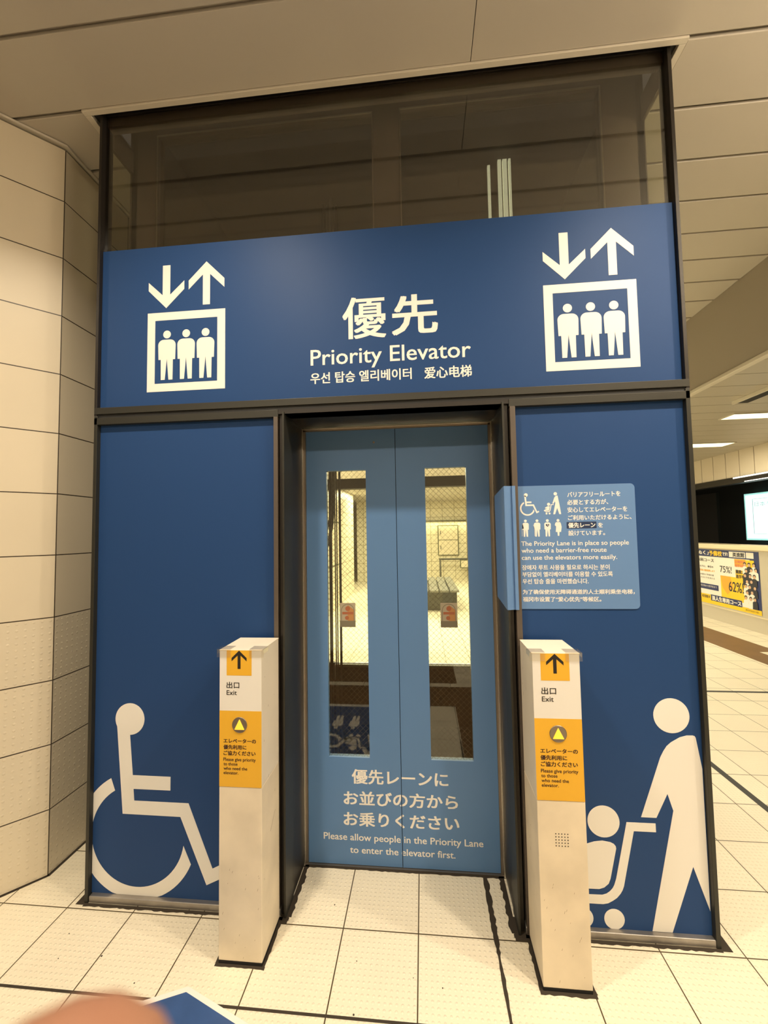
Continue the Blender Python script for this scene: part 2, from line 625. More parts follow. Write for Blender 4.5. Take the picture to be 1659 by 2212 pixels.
STROLLER = dict(
    head=(2.5085, .843, .067), bhead=(2.2355, .4295, .0605), wheels=((2.261, .0643, .038), (2.1444, .0628, .038)),
    body=[(2.5353, .7608), (2.561, .7684), (2.5841, .7690), (2.5905, .7670), (2.594, .7610), (2.6119, .6443), (2.6126, .1165), (2.5595, .2766), (2.4724, .0295), (2.3994, .0295), (2.4979, .4814), (2.4794, .5445), (2.4341, .4521), (2.3774, .4523), (2.4593, .6818), (2.4721, .7062), (2.4850, .7255), (2.5018, .7407)],
    bbody=[(2.1974, .3519), (2.2284, .3564), (2.2589, .3517), (2.2710, .3460), (2.2775, .3380), (2.279, .3291), (2.2529, .2145), (2.245, .1952), (2.2279, .1801), (2.2088, .1733), (2.1500, .1725), (2.0700, .1430), (2.0400, .1900), (2.1100, .2350), (2.1500, .2450), (2.1500, .2650), (2.0950, .2650), (2.0950, .3050), (2.1500, .3250), (2.1661, .3412)],
    frame=[(2.3221, .4308), (2.4298, .4308), (2.4301, .398), (2.3478, .398), (2.3018, .1893), (2.2960, .1740), (2.2879, .1604), (2.2740, .1440), (2.2586, .1328), (2.2400, .1220), (2.2205, .1177), (2.1050, .1170), (2.1050, .1500), (2.2196, .1523), (2.2360, .1580), (2.2485, .1673), (2.2590, .1790), (2.2659, .1918), (2.274, .2157)])


def stroller_outlines(ox=0, oz=0, s=1.0, full=False):
    S = STROLLER
    body = list(S['body'])
    if full:
        i = body.index((2.6119, .6443))
        body[i:i + 2] = [(2.6500, .4300), (2.7050, .0295), (2.6300, .0295)]
    out = [circle(*S['head']), circle(*S['bhead']), body, S['bbody'], S['frame']] + [circle(*q, 28) for q in S['wheels']]
    return [[(ox + a * s, oz + b * s) for a, b in p] for p in out]


# ================================================================== SETTING
# floor
mb = MB()
mb.box(-6, 6.9, -6, 16, -.12, 0)
fl = mb.build('floor', FLOORM, kind='structure')
# brown guide bands and dark inlays laid in the floor
mb = MB()
for x0, x1, y0, y1 in ((5.45, 6.0, 3.98, 12), (5.45, 5.75, -3, 3.98), (-5, 5.45, -1.97, -1.50), (1.81, 2.30, -1.5, -.48), (-5, 1.87, -3.2, -2.07)):  # last band is unseen, added to darken the door window reflection
    mb.box(x0, x1, y0, y1, -.004, .0012)
mb.build('trim_1', BROWNFLOOR, kind='structure')
mb = MB()
mb.box(3.418, 3.458, -2.5, 2.6, -.004, .0013)
mb.box(3.418, 5.45, 2.598, 2.634, -.004, .0013)
mb.build('trim_2', SLATE, kind='structure')
# wide ragged joints and sealant on the floor
mb = MB()
mb.box(-3, 3.41, -.3045, -.2955, -.002, .0009)
pts = []
L, Rr = [], []
yy = -.9
while yy < .30:
    wv = .004 + random.random() * .004 + (.004 if yy > -.02 else 0)
    L.append((1.8 - wv, yy))
    Rr.append((1.8 + wv * (.8 + .5 * random.random()), yy))
    yy += .012 + random.random() * .014
mb.prism(L + Rr[::-1], (Vector((0, 0, .0011)), X, Y, Z), .002)


def ragged_ring(mb, x0, x1, y0, y1, wd, sides='lrfb'):
    """dark sealant strip around a footprint, ragged outer edge"""
    def strip(p, q, nrm):
        p, q = Vector(p), Vector(q)
        n = max(3, int((q - p).length / .014))
        inn, out = [], []
        for k in range(n + 1):
            c = p + (q - p) * k / n
            inn.append((c.x, c.y))
            e = c + Vector(nrm) * (wd * (.8 + .45 * random.random()))
            out.append((e.x, e.y))
        mb.prism(inn + out[::-1], (Vector((0, 0, .0014)), X, Y, Z), .002)
    if 'f' in sides:
        strip((x0 - wd, y0), (x1 + wd, y0), (0, -1))
    if 'b' in sides:
        strip((x0 - wd, y1), (x1 + wd, y1), (0, 1))
    if 'l' in sides:
        strip((x0, y0), (x0, y1), (-1, 0))
    if 'r' in sides:
        strip((x1, y0), (x1, y1), (1, 0))


ragged_ring(mb, .0725, .955, .027, 1.8, .013, 'f')
ragged_ring(mb, 1.885, 2.618, .027, 1.8, .013, 'f')
mb.prism([(.022, .018), (.0725, .018), (.0725, 1.8), (.022, 1.8)], (Vector((0, 0, .0013)), X, Y, Z), .002)
mb.prism([(2.618, .018), (2.667, .018), (2.667, 1.8), (2.618, 1.8)], (Vector((0, 0, .0013)), X, Y, Z), .002)
ragged_ring(mb, .955, 1.885, .03, .30, -.022, 'lr')
ragged_ring(mb, .955, 1.885, .296, .30, .010, 'f')
ragged_ring(mb, .764, .931, -.168, .016, .011)
ragged_ring(mb, 1.930, 2.094, -.168, .016, .012)
mb.prism([(.93, .0), (.965, .0), (.965, .10), (.93, .10)], (Vector((0, 0, .0012)), X, Y, Z), .002)
mb.prism([(1.875, .0), (1.93, .0), (1.93, .10), (1.875, .10)], (Vector((0, 0, .0012)), X, Y, Z), .002)
# pillar foot joint
mb.prism([(-.228, .145), (-.243, .160), (-.560, -.183), (-.545, -.198)], (Vector((0, 0, .0012)), X, Y, Z), .002)
mb.prism([(-.226, .145), (-.245, .145), (-.245, 1.3), (-.226, 1.3)], (Vector((0, 0, .0012)), X, Y, Z), .002)
# little specks of dirt
for _ in range(26):
    sx, sy = random.uniform(-.3, 2.9), random.uniform(-.45, .28)
    mb.prism(circle(sx, sy, random.uniform(.0012, .0034), 7), (Vector((0, 0, .0011)), X, Y, Z), .001)
mb.build('trim_3', SEAL, kind='structure')

# upper ceiling planks at 3.6 m (grooves are real gaps, backed by a deck)
mb = MB()
g = .008
ys = [-6.0] + [round(-.3 * k, 3) for k in range(18, -14, -1)]
def plank(x0, x1, y0, y1, gx=.0):
    mb.box(x0 + gx, x1 - gx, y0 + g, y1 - g, 3.6, 3.616, bev=.003)
rows = [(-6.0 + .3 * k, -6.0 + .3 * (k + 1)) for k in range(0, 40)]
for y0, y1 in rows:
    y0, y1 = round(y0, 3), round(y1, 3)
    if y0 >= 4.2:
        continue
    if y1 <= 0.0:
        e = .0105 if y1 == 0 else 0
        if y0 == -.3:
            mb.box(-5, 1.7985, y0 + g, y1 - .0105, 3.6, 3.616, bev=.0012)
            mb.box(1.8015, 4.17, y0 + g, y1 - .0105, 3.6, 3.616, bev=.0012)
        else:
            plank(-5, 4.17, y0, y1)
    elif y0 < 1.8:
        plank(-5, -.016, y0, y1)
        plank(2.692, 4.17, y0, y1)
    else:
        plank(-5, 4.17, y0, y1)
mb.box(-5, -.03, -6, 4.3, 3.622, 3.66)
mb.box(2.70, 4.17, -6, 4.3, 3.622, 3.66)
mb.box(-.03, 2.70, -6, -.012, 3.622, 3.66)
mb.box(-.03, 2.70, 1.85, 4.3, 3.622, 3.66)
mb.build('ceiling', CEIL, kind='structure')
# pale lip around the ceiling opening
mb = MB()
for x0, x1, y0, y1 in ((-.012, 2.688, -.0085, .016), (-.012, .018, .016, 1.8), (2.660, 2.688, .016, 1.8)):
    mb.box(x0, x1, y0, y1, 3.592, 3.70, bev=.002)
mb.build('trim_4', CEILTRIM, kind='structure')
mb = MB()
mb.box(.018, .047, .018, 1.8, 3.612, 3.64)
mb.box(2.637, 2.660, .018, 1.8, 3.612, 3.64)
mb.build('trim_5', BLACK, kind='structure')

# fascia between the two ceiling levels, lower platform ceiling
mb = MB()
mb.box(4.17, 4.22, -6, 12, 2.90, 3.66)
mb.build('wall_right', FASCIA, kind='structure')
mb = MB()
mb.box(4.155, 4.20, -6, 12, 2.872, 2.905, bev=.006)
mb.box(4.20, 4.235, -6, 12, 2.882, 2.905, bev=.004)
mb.build('trim_6', CEILTRIM, kind='structure')
mb = MB()
yk = -6.0
while yk < 12:
    mb.box(4.22, 7.0, yk + .004, yk + .306, 2.905, 2.915)
    yk += .31
mb.box(4.2, 7.0, -6, 12, 2.918, 2.95)
mb.build('ceiling_platform', CEILLOW, kind='structure')
# hall ceiling and bulkhead behind the shaft
mb = MB()
yk = 4.2
while yk < 16:
    mb.box(-6, 4.17, yk + .006, yk + .294, 2.64, 2.65)
    yk += .3
mb.box(-6, 4.17, 4.2, 16, 2.655, 2.70)
mb.box(-6, 4.17, 4.15, 4.2, 2.64, 3.66)
mb.build('ceiling_hall', CEIL, kind='structure')


def uvquad_obj(name, quads, m, kind='structure', thick=.0):
    """quads: (p00, p10, p11, p01, u0, u1, v0, v1), built with UVs in metres"""
    bm = bmesh.new()
    uvl = bm.loops.layers.uv.new('UVMap')
    for p00, p10, p11, p01, u0, u1, v0, v1 in quads:
        f = bm.faces.new([bm.verts.new(p) for p in (p00, p10, p11, p01)])
        for lp, uv in zip(f.loops, ((u0, v0), (u1, v0), (u1, v1), (u0, v1))):
            lp[uvl].uv = uv
    me = bpy.data.meshes.new(name)
    bm.to_mesh(me)
    bm.free()
    me.materials.append(m)
    o = bpy.data.objects.new(name, me)
    COL.objects.link(o)
    if kind:
        o['kind'] = kind
    return o


# tiled pillar at the left with a chamfered corner
def vquad(a, b, z0, z1, u0):
    l = (Vector(b) - Vector(a)).length
    return ((a[0], a[1], z0), (b[0], b[1], z0), (b[0], b[1], z1), (a[0], a[1], z1), u0, u0 + l, z0, z1)


C = [(-1.8, -.19), (-.555, -.19), (-.2365, .148), (-.2365, 1.3), (-1.8, 1.3)]
q = [vquad(C[0], C[1], .004, 3.574, 0), vquad(C[1], C[2], .004, 3.574, -.4648), vquad(C[2], C[3], .004, 3.574, 0), vquad(C[3], C[4], .004, 3.574, 0), vquad(C[4], C[0], .004, 3.574, 0)]
q.append(((C[0][0], C[0][1], 3.574), (C[1][0], C[1][1], 3.574), (C[2][0], C[2][1], 3.574), (C[4][0], C[4][1], 3.574), 0, .1, .1, .2))
q.append(((C[2][0], C[2][1], 3.574), (C[3][0], C[3][1], 3.574), (C[4][0], C[4][1], 3.574), (C[4][0], C[4][1] - .01, 3.574), 0, .1, .1, .2))
uvquad_obj('wall_left', q, PILLARM)
mb = MB()
for grow, z0, z1, m in ((-.02, 3.55, 3.600, BLACK), (.014, 3.586, 3.597, CEILTRIM)):
    k = grow
    mb.prism([(C[0][0], C[0][1] - k), (C[1][0] + k * .4, C[1][1] - k), (C[2][0] + k, C[2][1] - k * .4), (C[3][0] + k, C[3][1]), C[4]], (Vector((0, 0, z1)), X, Y, Z), z1 - z0, m)
mb.build('trim_7', kind='structure')

# far hall wall, left hall wall, column and end walls
q = [vquad((6.5, 12.3), (-.05, 12.3), 0, 2.66, .12), vquad((-.05, 11.7), (-.62, 11.7), 0, 2.66, .05), vquad((-.05, 12.3), (-.05, 11.7), 0, 2.66, 0), vquad((-.62, 11.7), (-.62, 16), 0, 2.66, 0)]
for n_, k in (('wall_far', 0), ('wall_column', 1), ('wall_column_side', 2), ('wall_corridor', 3)):
    uvquad_obj(n_, [q[k]], HALLWALLM)
q = [vquad((-.33, 9.35), (-.33, 2.6), 0, 2.66, .1), vquad((-1.2, 9.35), (-.33, 9.35), 0, 2.66, .1), vquad((-.33, 2.6), (-3, 2.6), 0, 3.62, 0), vquad((-6, 16), (4, 16), 0, 2.66, 0)]
for n_, k in (('wall_hall', 0), ('wall_hall_end', 1), ('wall_hall_front', 2), ('wall_end', 3)):
    uvquad_obj(n_, [q[k]], HALLWALLM)
mb = MB()
mb.box(-6, 6.9, -6.1, -6, 0, 3.66)
mb.build('wall_back', CREAM, kind='structure')
mb = MB()
mb.box(-6.1, -6, -6, 16, 0, 3.66)
mb.build('wall_side', CREAM, kind='structure')

# soffit over the platform edge with its black beam and light lines; tunnel wall beyond
mb = MB()
yk = -4.05
while yk < 13:
    mb.box(7.0, 7.02, yk + .007, yk + .312, 2.455, 2.98)
    yk += .319
mb.box(7.021, 7.10, -4, 13, 2.40, 3.0, SHAFTFRAME)
mb.mats.insert(0, PALEPANEL) if PALEPANEL not in mb.mats else None
mb.bm.faces.ensure_lookup_table()
for f in mb.bm.faces:
    c = f.calc_center_median()
    f.material_index = 1 if c.x > 7.0205 else 0
mb.build('wall_soffit', kind='structure')
mb = MB()
mb.box(6.97, 7.12, -4, 13, 2.34, 2.448, DARK2)
mb.box(6.962, 6.97, -4, 5.95, 2.424, 2.446, LEDSTRIP)
mb.box(6.962, 6.97, -4, 5.7, 2.345, 2.356, LEDSTRIP)
mb.build('trim_8', kind='structure')
mb = MB()
mb.box(10.2, 10.3, -6, 18, -1.2, 4, TRACK)
mb.box(6.9, 10.3, -6, 18, -1.3, -1.2, TRACK)
mb.box(7.1, 10.3, -6, 18, 3.9, 4.0, TRACK)
mb.box(6.9, 10.3, 18, 18.1, -1.2, 4, TRACK)
mb.box(10.12, 10.2, 11.1, 12.3, 1.1, 2.6, TRACKGREY)
mb.build('wall_tunnel', kind='structure')

# ================================================================== ELEVATOR ENCLOSURE
enc = thing('elevator_enclosure', 'dark steel framed glass elevator enclosure rising into the pale ceiling', 'elevator', (1.345, .9, 0))
for x0, x1 in ((.056, .0715), (2.6155, 2.632)):
    mb = MB()
    mb.box(x0, x1, .026, .14, .0, 2.14, bev=.0015)
    mb.build('corner_post', DARK, enc)
for x0, x1 in ((.0535, .0665), (2.6195, 2.6345)):
    mb = MB()
    mb.box(x0, x1, .028, .10, 2.14, 3.70, bev=.0015)
    mb.build('upper_corner_post', DARK2, enc)
mb = MB()
mb.box(.056, 2.632, .032, .10, 2.131, 2.147, BLACK)
mb.box(.056, 2.632, .026, .10, 2.1475, 2.178, DARK, bev=.001)
mb.box(.056, .928, .026, .10, 2.099, 2.1305, DARK, bev=.001)
mb.box(1.921, 2.632, .026, .10, 2.099, 2.1305, DARK, bev=.001)
mb.box(.928, 1.921, .029, .11, 2.112, 2.1305, DARK2)
mb.build('transom', None, enc)
for x0, x1 in ((.907, .926), (1.924, 1.946)):
    mb = MB()
    mb.box(x0, x1, .026, .10, .0, 2.10, SHAFTFRAME, bev=.001)
    mb.build('panel_stile', None, enc)
# stainless kick strip
mb = MB()
mb.box(.0745, .93, .0275, .06, .002, .0285, bev=.003)
mb.build('kick_strip', STEEL, enc)
mb = MB()
mb.box(1.92, 2.6165, .0275, .06, .002, .0285, bev=.003)
mb.build('kick_strip', STEEL, enc)
# doorway lining: stepped dark jambs and header
def jamb(sgn):
    mb = MB()
    f = lambda x: 1.4235 + sgn * (x - 1.4235)
    def b(xa, xb, *r):
        a, c = sorted((f(xa), f(xb)))
        mb.box(a, c, *r)
    b(.926, .952, .060, .34, .0, 2.12, BLACK)
    b(.931, .945, .040, .07, .0, 2.12, DARK2)
    b(.948, .956, .022, .125, .0, 2.12, DARK)
    b(.940, .9525, .125, .30, .0, 2.12, DARK2)
    mb.build('door_jamb', None, enc)
jamb(1)
jamb(-1)
mb = MB()
mb.box(.948, 1.899, .030, .125, 2.112, 2.13, DARK)
mb.box(.948, 1.899, .125, .31, 2.1165, 2.135, DARK2)
mb.build('door_header', None, enc)
mb = MB()
mb.box(.9525, .9605, .288, .312, .0, 2.112, STEELTRIM, bev=.001)
mb.box(.9605, .9715, .300, .312, .0, 2.104, BUTTON)
mb.box(1.8865, 1.8945, .288, .312, .0, 2.112, STEELTRIM, bev=.001)
mb.box(1.8755, 1.8865, .300, .312, .0, 2.104, BUTTON)
mb.box(.9605, 1.8865, .288, .312, 2.105, 2.112, STEELTRIM, bev=.001)
mb.box(.9605, 1.8865, .300, .312, 2.097, 2.105, BUTTON)
mb.build('door_edge_trim', None, enc)
mb = MB()
mb.box(.955, 1.893, .297, .36, .0, .004)
mb.build('door_sill', BUTTON, enc)
# glazing
mb = MB()
mb.box(.066, 2.620, .052, .058, 2.93, 3.70)
mb.build('upper_glass', GLASSUP, enc)
for x in (.062, 2.624):
    mb = MB()
    mb.box(x, x + .004, .10, .235, 2.18, 3.50)
    mb.build('side_glass', GLASSSIDE, enc)
# inner portal: header rails and window frames of the shaft front
mb = MB()
mb.box(.054, 2.6345, .050, .09, 3.62, 3.76, DARK2)
mb.box(.068, 2.62, .06, .10, 3.575, 3.62, SHAFTFRAME)
mb.box(.052, .068, .10, .24, 3.50, 3.62, SHAFTFRAME)
mb.box(2.62, 2.634, .10, .24, 3.50, 3.62, SHAFTFRAME)
mb.build('top_rail', None, enc)
mb = MB()
mb.box(.05, .20, .24, .30, 2.14, 3.9, SHAFTFRAME)
mb.box(2.44, 2.634, .24, .30, 2.14, 3.9, SHAFTFRAME)
mb.box(1.345, 1.478, .24, .30, 2.14, 3.9, SHAFTFRAME)
mb.box(.05, 2.634, .24, .30, 3.70, 3.9, SHAFTFRAME)
mb.box(.05, 2.634, .24, .30, 2.135, 2.60, SHAFTFRAME)
mb.build('inner_frame', None, enc)
mb = MB()
for x0, x1 in ((.200, 1.345), (1.478, 2.44)):
    mb.box(x0, x1, .236, .24, 3.690, 3.697)
    mb.box(x0, x0 + .006, .236, .24, 2.60, 3.697)
    mb.box(x1 - .006, x1, .236, .24, 2.60, 3.697)
mb.build('glazing_bead', BUTTON, enc)
mb = MB()
mb.box(.20, 1.345, .266, .272, 2.60, 3.70)
mb.box(1.478, 2.44, .266, .272, 2.60, 3.70)
mb.build('inner_glass', GLASSUP, enc)
# shaft walls (side skins, rear wall with its glazed opening, pit lining)
mb = MB()
mb.box(.058, .09, .24, 1.8, .0, 3.9)
mb.box(2.598, 2.63, .24, 1.8, .0, 3.9)
mb.box(.058, .64, 1.70, 1.8, .0, 3.9)
mb.box(2.02, 2.63, 1.70, 1.8, .0, 3.9)
mb.box(.64, 2.02, 1.70, 1.8, .0, .485)
mb.box(.64, 2.02, 1.70, 1.8, 1.960, 2.045)
mb.box(.64, 2.02, 1.70, 1.8, 2.30, 3.9)
mb.box(.058, 2.63, .24, 1.8, 3.9, 3.95)
mb.box(.09, 2.598, .365, 1.70, .0, .02)
mb.box(.09, .93, .14, .20, .0, 2.13)
mb.box(1.925, 2.598, .14, .20, .0, 2.13)
mb.build('shaft_lining', SHAFT, enc)
mb = MB()
mb.box(.64, 2.02, 1.68, 1.70, .485, .505)
mb.build('rear_sill', GREENEDGE, enc)
mb = MB()
mb.box(.64, 2.02, 1.744, 1.750, .505, 1.96)
mb.build('rear_glass', glass_mat('rear_glass', (.97, .97, .92), refl=.035), enc)
# hoist ropes and the travelling cable inside the shaft
for i, (x, r) in enumerate(((.905, .006), (.925, .005), (.938, .009), (.962, .004), (.978, .004), (.992, .004), (1.004, .004))):
    mb = MB()
    mb.tube([(x, 1.0 + .02 * (i % 2), .0), (x, 1.0 + .02 * (i % 2), 3.88)], r, seg=8)
    mb.build('hoist_rope', ROPE, enc)
mb = MB()
mb.box(.905, .945, 1.04, 1.07, .60, .72)
mb.build('rope_clamp', ROPE, enc)
mb = MB()
mb.tube([(.975, .95, 3.88), (.975, .95, 2.0), (.972, .95, 1.80), (.955, .95, 1.62), (.925, .95, 1.50), (.88, .95, 1.42), (.80, .95, 1.36)], .010, seg=10)
mb.tube([(.96, .97, 3.88), (.96, .97, 1.95), (.95, .97, 1.75), (.92, .97, 1.60), (.86, .97, 1.52), (.80, .97, 1.50)], .006, seg=8)
mb.build('travelling_cable', CABLE, enc)

# slim glowing strips added in the shaft for the pale streaks behind the upper glass
GLOWDIM = mat('dim_glow_strip', (.8, .85, .7), rough=.5, emit=((.84, .86, .62), .95))
for x, w_, z0, z1 in ((2.012, .016, 2.8, 3.87), (2.078, .020, 2.8, 4.00), (2.110, .026, 2.8, 4.01), (2.140, .014, 2.8, 3.98)):
    mb = MB()
    mb.box(x - w_ / 2, x + w_ / 2, .80, .815, z0, z1, GLOWDIM)
    mb.box(x - w_ / 2 - .002, x + w_ / 2 + .002, .815, .84, z0, z1 + .01, SHAFTFRAME)
    mb.build('glow_strip', None, enc)
# header sign
hs = thing('header_sign', 'wide blue priority elevator sign panel across the top of the elevator', 'sign', (1.345, .048, 2.18))
mb = MB()
mb.box(.0672, 2.6185, .0480, .0515, 2.1785, 2.9385)
mb.build('panel', BLUE, hs)
elevator_pictogram('elevator_pictogram', 0.0, hs)
elevator_pictogram('elevator_pictogram', 1.7868, hs)
words(hs, WHITE, front(.0474), (
    ('優', 1.2195, 1.408, 2.4395, .1855, 0, .0030), ('先', 1.440, 1.632, 2.4450, .1745, 0, .0045),
    ('Priority Elevator', 1.0715, 1.773, 2.3295, .0695, 1, .0009),
    ('우선 탑승 엘리베이터', 1.070, 1.5174, 2.2455, .049, 0, .0011), ('爱心电梯', 1.574, 1.7746, 2.2430, .0505, 0, .0011)))

# left blue panel with the wheelchair mural
lp = thing('blue_panel', 'blue lower panel with the big white wheelchair symbol, left of the door', 'panel', (.49, .05, 0))
mb = MB()
mb.box(.0695, .9085, .048, .058, .027, 2.1005)
mb.build('panel', BLUE, lp)
mb = MB()
for i, p in enumerate(wheelchair_outlines(0, 0, 1.0, clip=(.0700, .0288))):
    if i < 2:
        mb.prism(p, front(.0470 + .0002 * i), .0008)
    elif len(set((round(a, 5), round(b, 5)) for a, b in p)) == 4:
        mb.prism(p, front(.0472), .0)
mb.build('wheelchair_symbol', WHITE, lp, label='white wheelchair symbol')
# right blue panel with the stroller mural
rp = thing('blue_panel', 'blue lower panel with the white adult and stroller symbol, right of the door', 'panel', (2.28, .05, 0))
mb = MB()
mb.box(1.9450, 2.6160, .048, .058, .027, 2.1005)
mb.build('panel', BLUE, rp)
mb = MB()
for p in stroller_outlines():
    mb.prism(p, front(.0472), .0008)
mb.build('stroller_symbol', WHITE, rp, label='white adult pushing a stroller symbol')

# ------------------------------------------------------------------ doors
def door(x0, x1, wx0, wx1, label, seamside):
    d = thing('elevator_door', label, 'door', ((x0 + x1) / 2, .31, 0), group=None)
    mb = MB()
    y0, y1 = .308, .338
    z0, z1 = .006, 2.102
    wz0, wz1 = .502, 1.8955
    mb.box(x0, wx0, y0, y1, z0, z1)
    mb.box(wx1, x1, y0, y1, z0, z1)
    mb.box(wx0, wx1, y0, y1, z0, wz0)
    mb.box(wx0, wx1, y0, y1, wz1, z1)
    mb.build('door_leaf', DOORBLUE, d)
    mb = MB()
    mb.box(wx0 - .004, wx1 + .004, .316, .322, wz0 - .004, wz1 + .004)
    pane = mb.build('window_pane', GLASSDOOR, d, label='wired glass strip window')
    F = front(.3074)
    for s, a, b, z, h, lat, bo in (('優先レーンに', 1.1872, 1.6434, .3805, .0665, False, .0018), ('お並びの方から', 1.1463, 1.6858, .2805, .0645, False, .0018), ('お乗りください', 1.1452, 1.6898, .1845, .0630, False, .0018),
                                   ('Please allow people in the Priority Lane', 1.0460, 1.7990, .1180, .0300, True, .0005), ('to enter the elevator first.', 1.1733, 1.6697, .0605, .0295, True, .0005)):
        mb = flat()
        put_text(mb, s, a, b, z, h, F, bold=bo, latin=lat)
        # the wording runs over both leaves: keep this leaf's share
        nx = 1 if seamside > 0 else -1
        geom = mb.bm.verts[:] + mb.bm.edges[:] + mb.bm.faces[:]
        edge = x1 - .0008 if seamside > 0 else x0 + .0008
        bmesh.ops.bisect_plane(mb.bm, geom=geom, plane_co=(edge, 0, 0), plane_no=(nx, 0, 0), clear_outer=True)
        mb.build('lettering', WHITE, d, label='white wording that continues onto the other leaf')
    return d, pane


dl, pl_ = door(.9722, 1.4222, 1.0745, 1.2745, 'left pale blue elevator door leaf with a tall wired window', 1)
dr, pr_ = door(1.4252, 1.8752, 1.5675, 1.7665, 'right pale blue elevator door leaf with a tall wired window', -1)
mb = MB()
mb.box(1.4222, 1.4252, .318, .336, .006, 2.10)
o = mb.build('door_seal', BLACK, dr)
mb = MB()
mb.lathe([(.0055, 0), (.0055, .002), (.004, .003)], Vector((1.3173, .308, 2.0327)), X, Z, -Y, seg=14)
mb.build('screw', BUTTON, dl)
def window_sticker(x0, x1, par):
    z0, z1 = 1.1205, 1.2385
    F0, F1 = front(.3150), front(.3145)
    mb = flat()
    w_ = x1 - x0
    mb.prism([(x0, z0), (x1, z0), (x1, z1), (x0, z1)], F0, 0, STICKPALE)
    mb.prism([(x0, z0), (x1, z0), (x1, z0 + .031), (x0, z0 + .031)], F1, 0, STICKGREY)
    cx = (x0 + x1) / 2
    arch = [(cx - .030, z0 + .031), (cx + .030, z0 + .031)] + [(cx + .030 * math.cos(a), z0 + .080 + .030 * math.sin(a)) for a in [math.pi * k / 12 for k in range(13)]]
    ring = [(cx - .033, z0 + .031), (cx + .033, z0 + .031)] + [(cx + .033 * math.cos(a), z0 + .080 + .033 * math.sin(a)) for a in [math.pi * k / 12 for k in range(13)]]
    mb.prism(ring, front(.3148), 0, STICKGREY)
    mb.prism(arch, front(.3146), 0, STICKPALE)
    mb.prism([(cx, z0 + .031), (cx + .030, z0 + .031), (cx + .030, z0 + .085), (cx, z0 + .108)], front(.3144), 0, STICKORA)
    mb.prism(circle(cx, z0 + .090, .012, 18), front(.3142), 0, STICKRED)
    mb.prism([(cx - .027, z0 + .062), (cx + .027, z0 + .062), (cx + .027, z0 + .074), (cx - .027, z0 + .074)], front(.3142), 0, STICKRED)
    mb.prism(circle(cx - .004, z0 + .045, .010, 18), front(.3142), 0, STICKRED)
    mb.build('window_sticker', None, par, label='small orange and grey safety sticker')


window_sticker(1.1358, 1.2130, pl_)
window_sticker(1.6280, 1.7085, pr_)

# ------------------------------------------------------------------ notice plate on the right jamb
nt_ = thing('notice_plate', 'light blue priority lane notice plate with white text, wrapped round the right jamb', 'notice', (2.17, .045, 1.26))
mb = MB()
z0, z1 = 1.2586, 1.7648
r = .018
prof = [(1.935, z0), (2.412 - r, z0)] + [(2.412 - r + r * math.sin(a), z0 + r - r * math.cos(a)) for a in [math.pi / 2 * k / 6 for k in range(1, 7)]] + [(2.412 - r + r * math.cos(a), z1 - r + r * math.sin(a)) for a in [math.pi / 2 * k / 6 for k in range(7)]] + [(1.935, z1)]
mb.prism(prof, front(.0448), .002)
# folded return: over the stile and along the jamb
strip = [((1.935, .0448), 0, 0), ((1.9345, .0235), 0, 0), ((1.9215, .0225), 0, 0), ((1.9205, .030), 0, 0), ((1.8960, .0205), 0, 0), ((1.8885, .0195), 0, 0), ((1.8865, .024), .001, .001), ((1.8865, .235), .022, .022)]
for (a, c0, c1), (b, e0, e1) in zip(strip, strip[1:]):
    mb.face([(a[0], a[1], z0 + c0), (b[0], b[1], z0 + e0), (b[0], b[1], z1 - e1), (a[0], a[1], z1 - c1)])
mb.build('plate', NOTICEBLUE, nt_)
words(nt_, WHITE, front(.0444), (('バリアフリールートを', 2.1476, 2.3556, 1.7145, .0205, 0, .0005), ('必要とする方が、', 2.1463, 2.3068, 1.6820, .0210, 0, .0005), ('安心してエレベーターを', 2.1460, 2.3794, 1.6510, .0215, 0, .0005),
                           ('ご利用いただけるように、', 2.1468, 2.3943, 1.6190, .0205, 0, .0005), ('を', 2.2640, 2.2821, 1.5880, .0190, 0, .0005), ('設けています。', 2.1460, 2.2890, 1.5560, .0210, 0, .0005),
                           ('The Priority Lane is in place so people', 1.9562, 2.3794, 1.5168, .0180, 1, .00035), ('who need a barrier-free route', 1.9565, 2.2922, 1.4884, .0180, 1, .00035), ('can use the elevators more easily.', 1.9564, 2.3319, 1.4592, .0180, 1, .00035),
                           ('장애자 루트 사용을 필요로 하시는 분이', 1.9562, 2.3006, 1.4170, .0205, 0, .0005), ('부담없이 엘리베이터를 이용할 수 있도록', 1.9565, 2.3117, 1.3890, .0205, 0, .0005), ('우선 탑승 줄을 마련했습니다.', 1.9564, 2.2167, 1.3605, .0205, 0, .0005),
                           ('为了确保使用无障碍通道的人士顺利乘坐电梯，', 1.9558, 2.3927, 1.3180, .0192, 0, .0005), ('福冈市设置了“爱心优先”等候区。', 1.9556, 2.2631, 1.2884, .0194, 0, .0005)))
mb = MB()
mb.prism(rrect(2.140, 2.2578, 1.5847, 1.6122, .003), front(.0445), .0)
bx = mb.build('dark_label', NAVY, nt_, label='navy box with two words')
mb = flat()
put_text(mb, '優先レーン', 2.1468, 2.2525, 1.5880, .0208, front(.0442), bold=.0007)
mb.build('lettering', WHITE, bx)
mb = MB()
F = front(.0444)
sc_ = .0946 / .84
for p in wheelchair_outlines(1.9558 - .012 * sc_, 1.7349 - .8425 * sc_, sc_):
    mb.prism(p, F, 0)
s2 = .0946 / .9104
for p in stroller_outlines(2.1203 - 2.705 * s2, 1.7366 - .9104 * s2, s2, full=True):
    mb.prism(p, F, 0)
px = [1.9760, 2.0225, 2.0640, 2.1065]
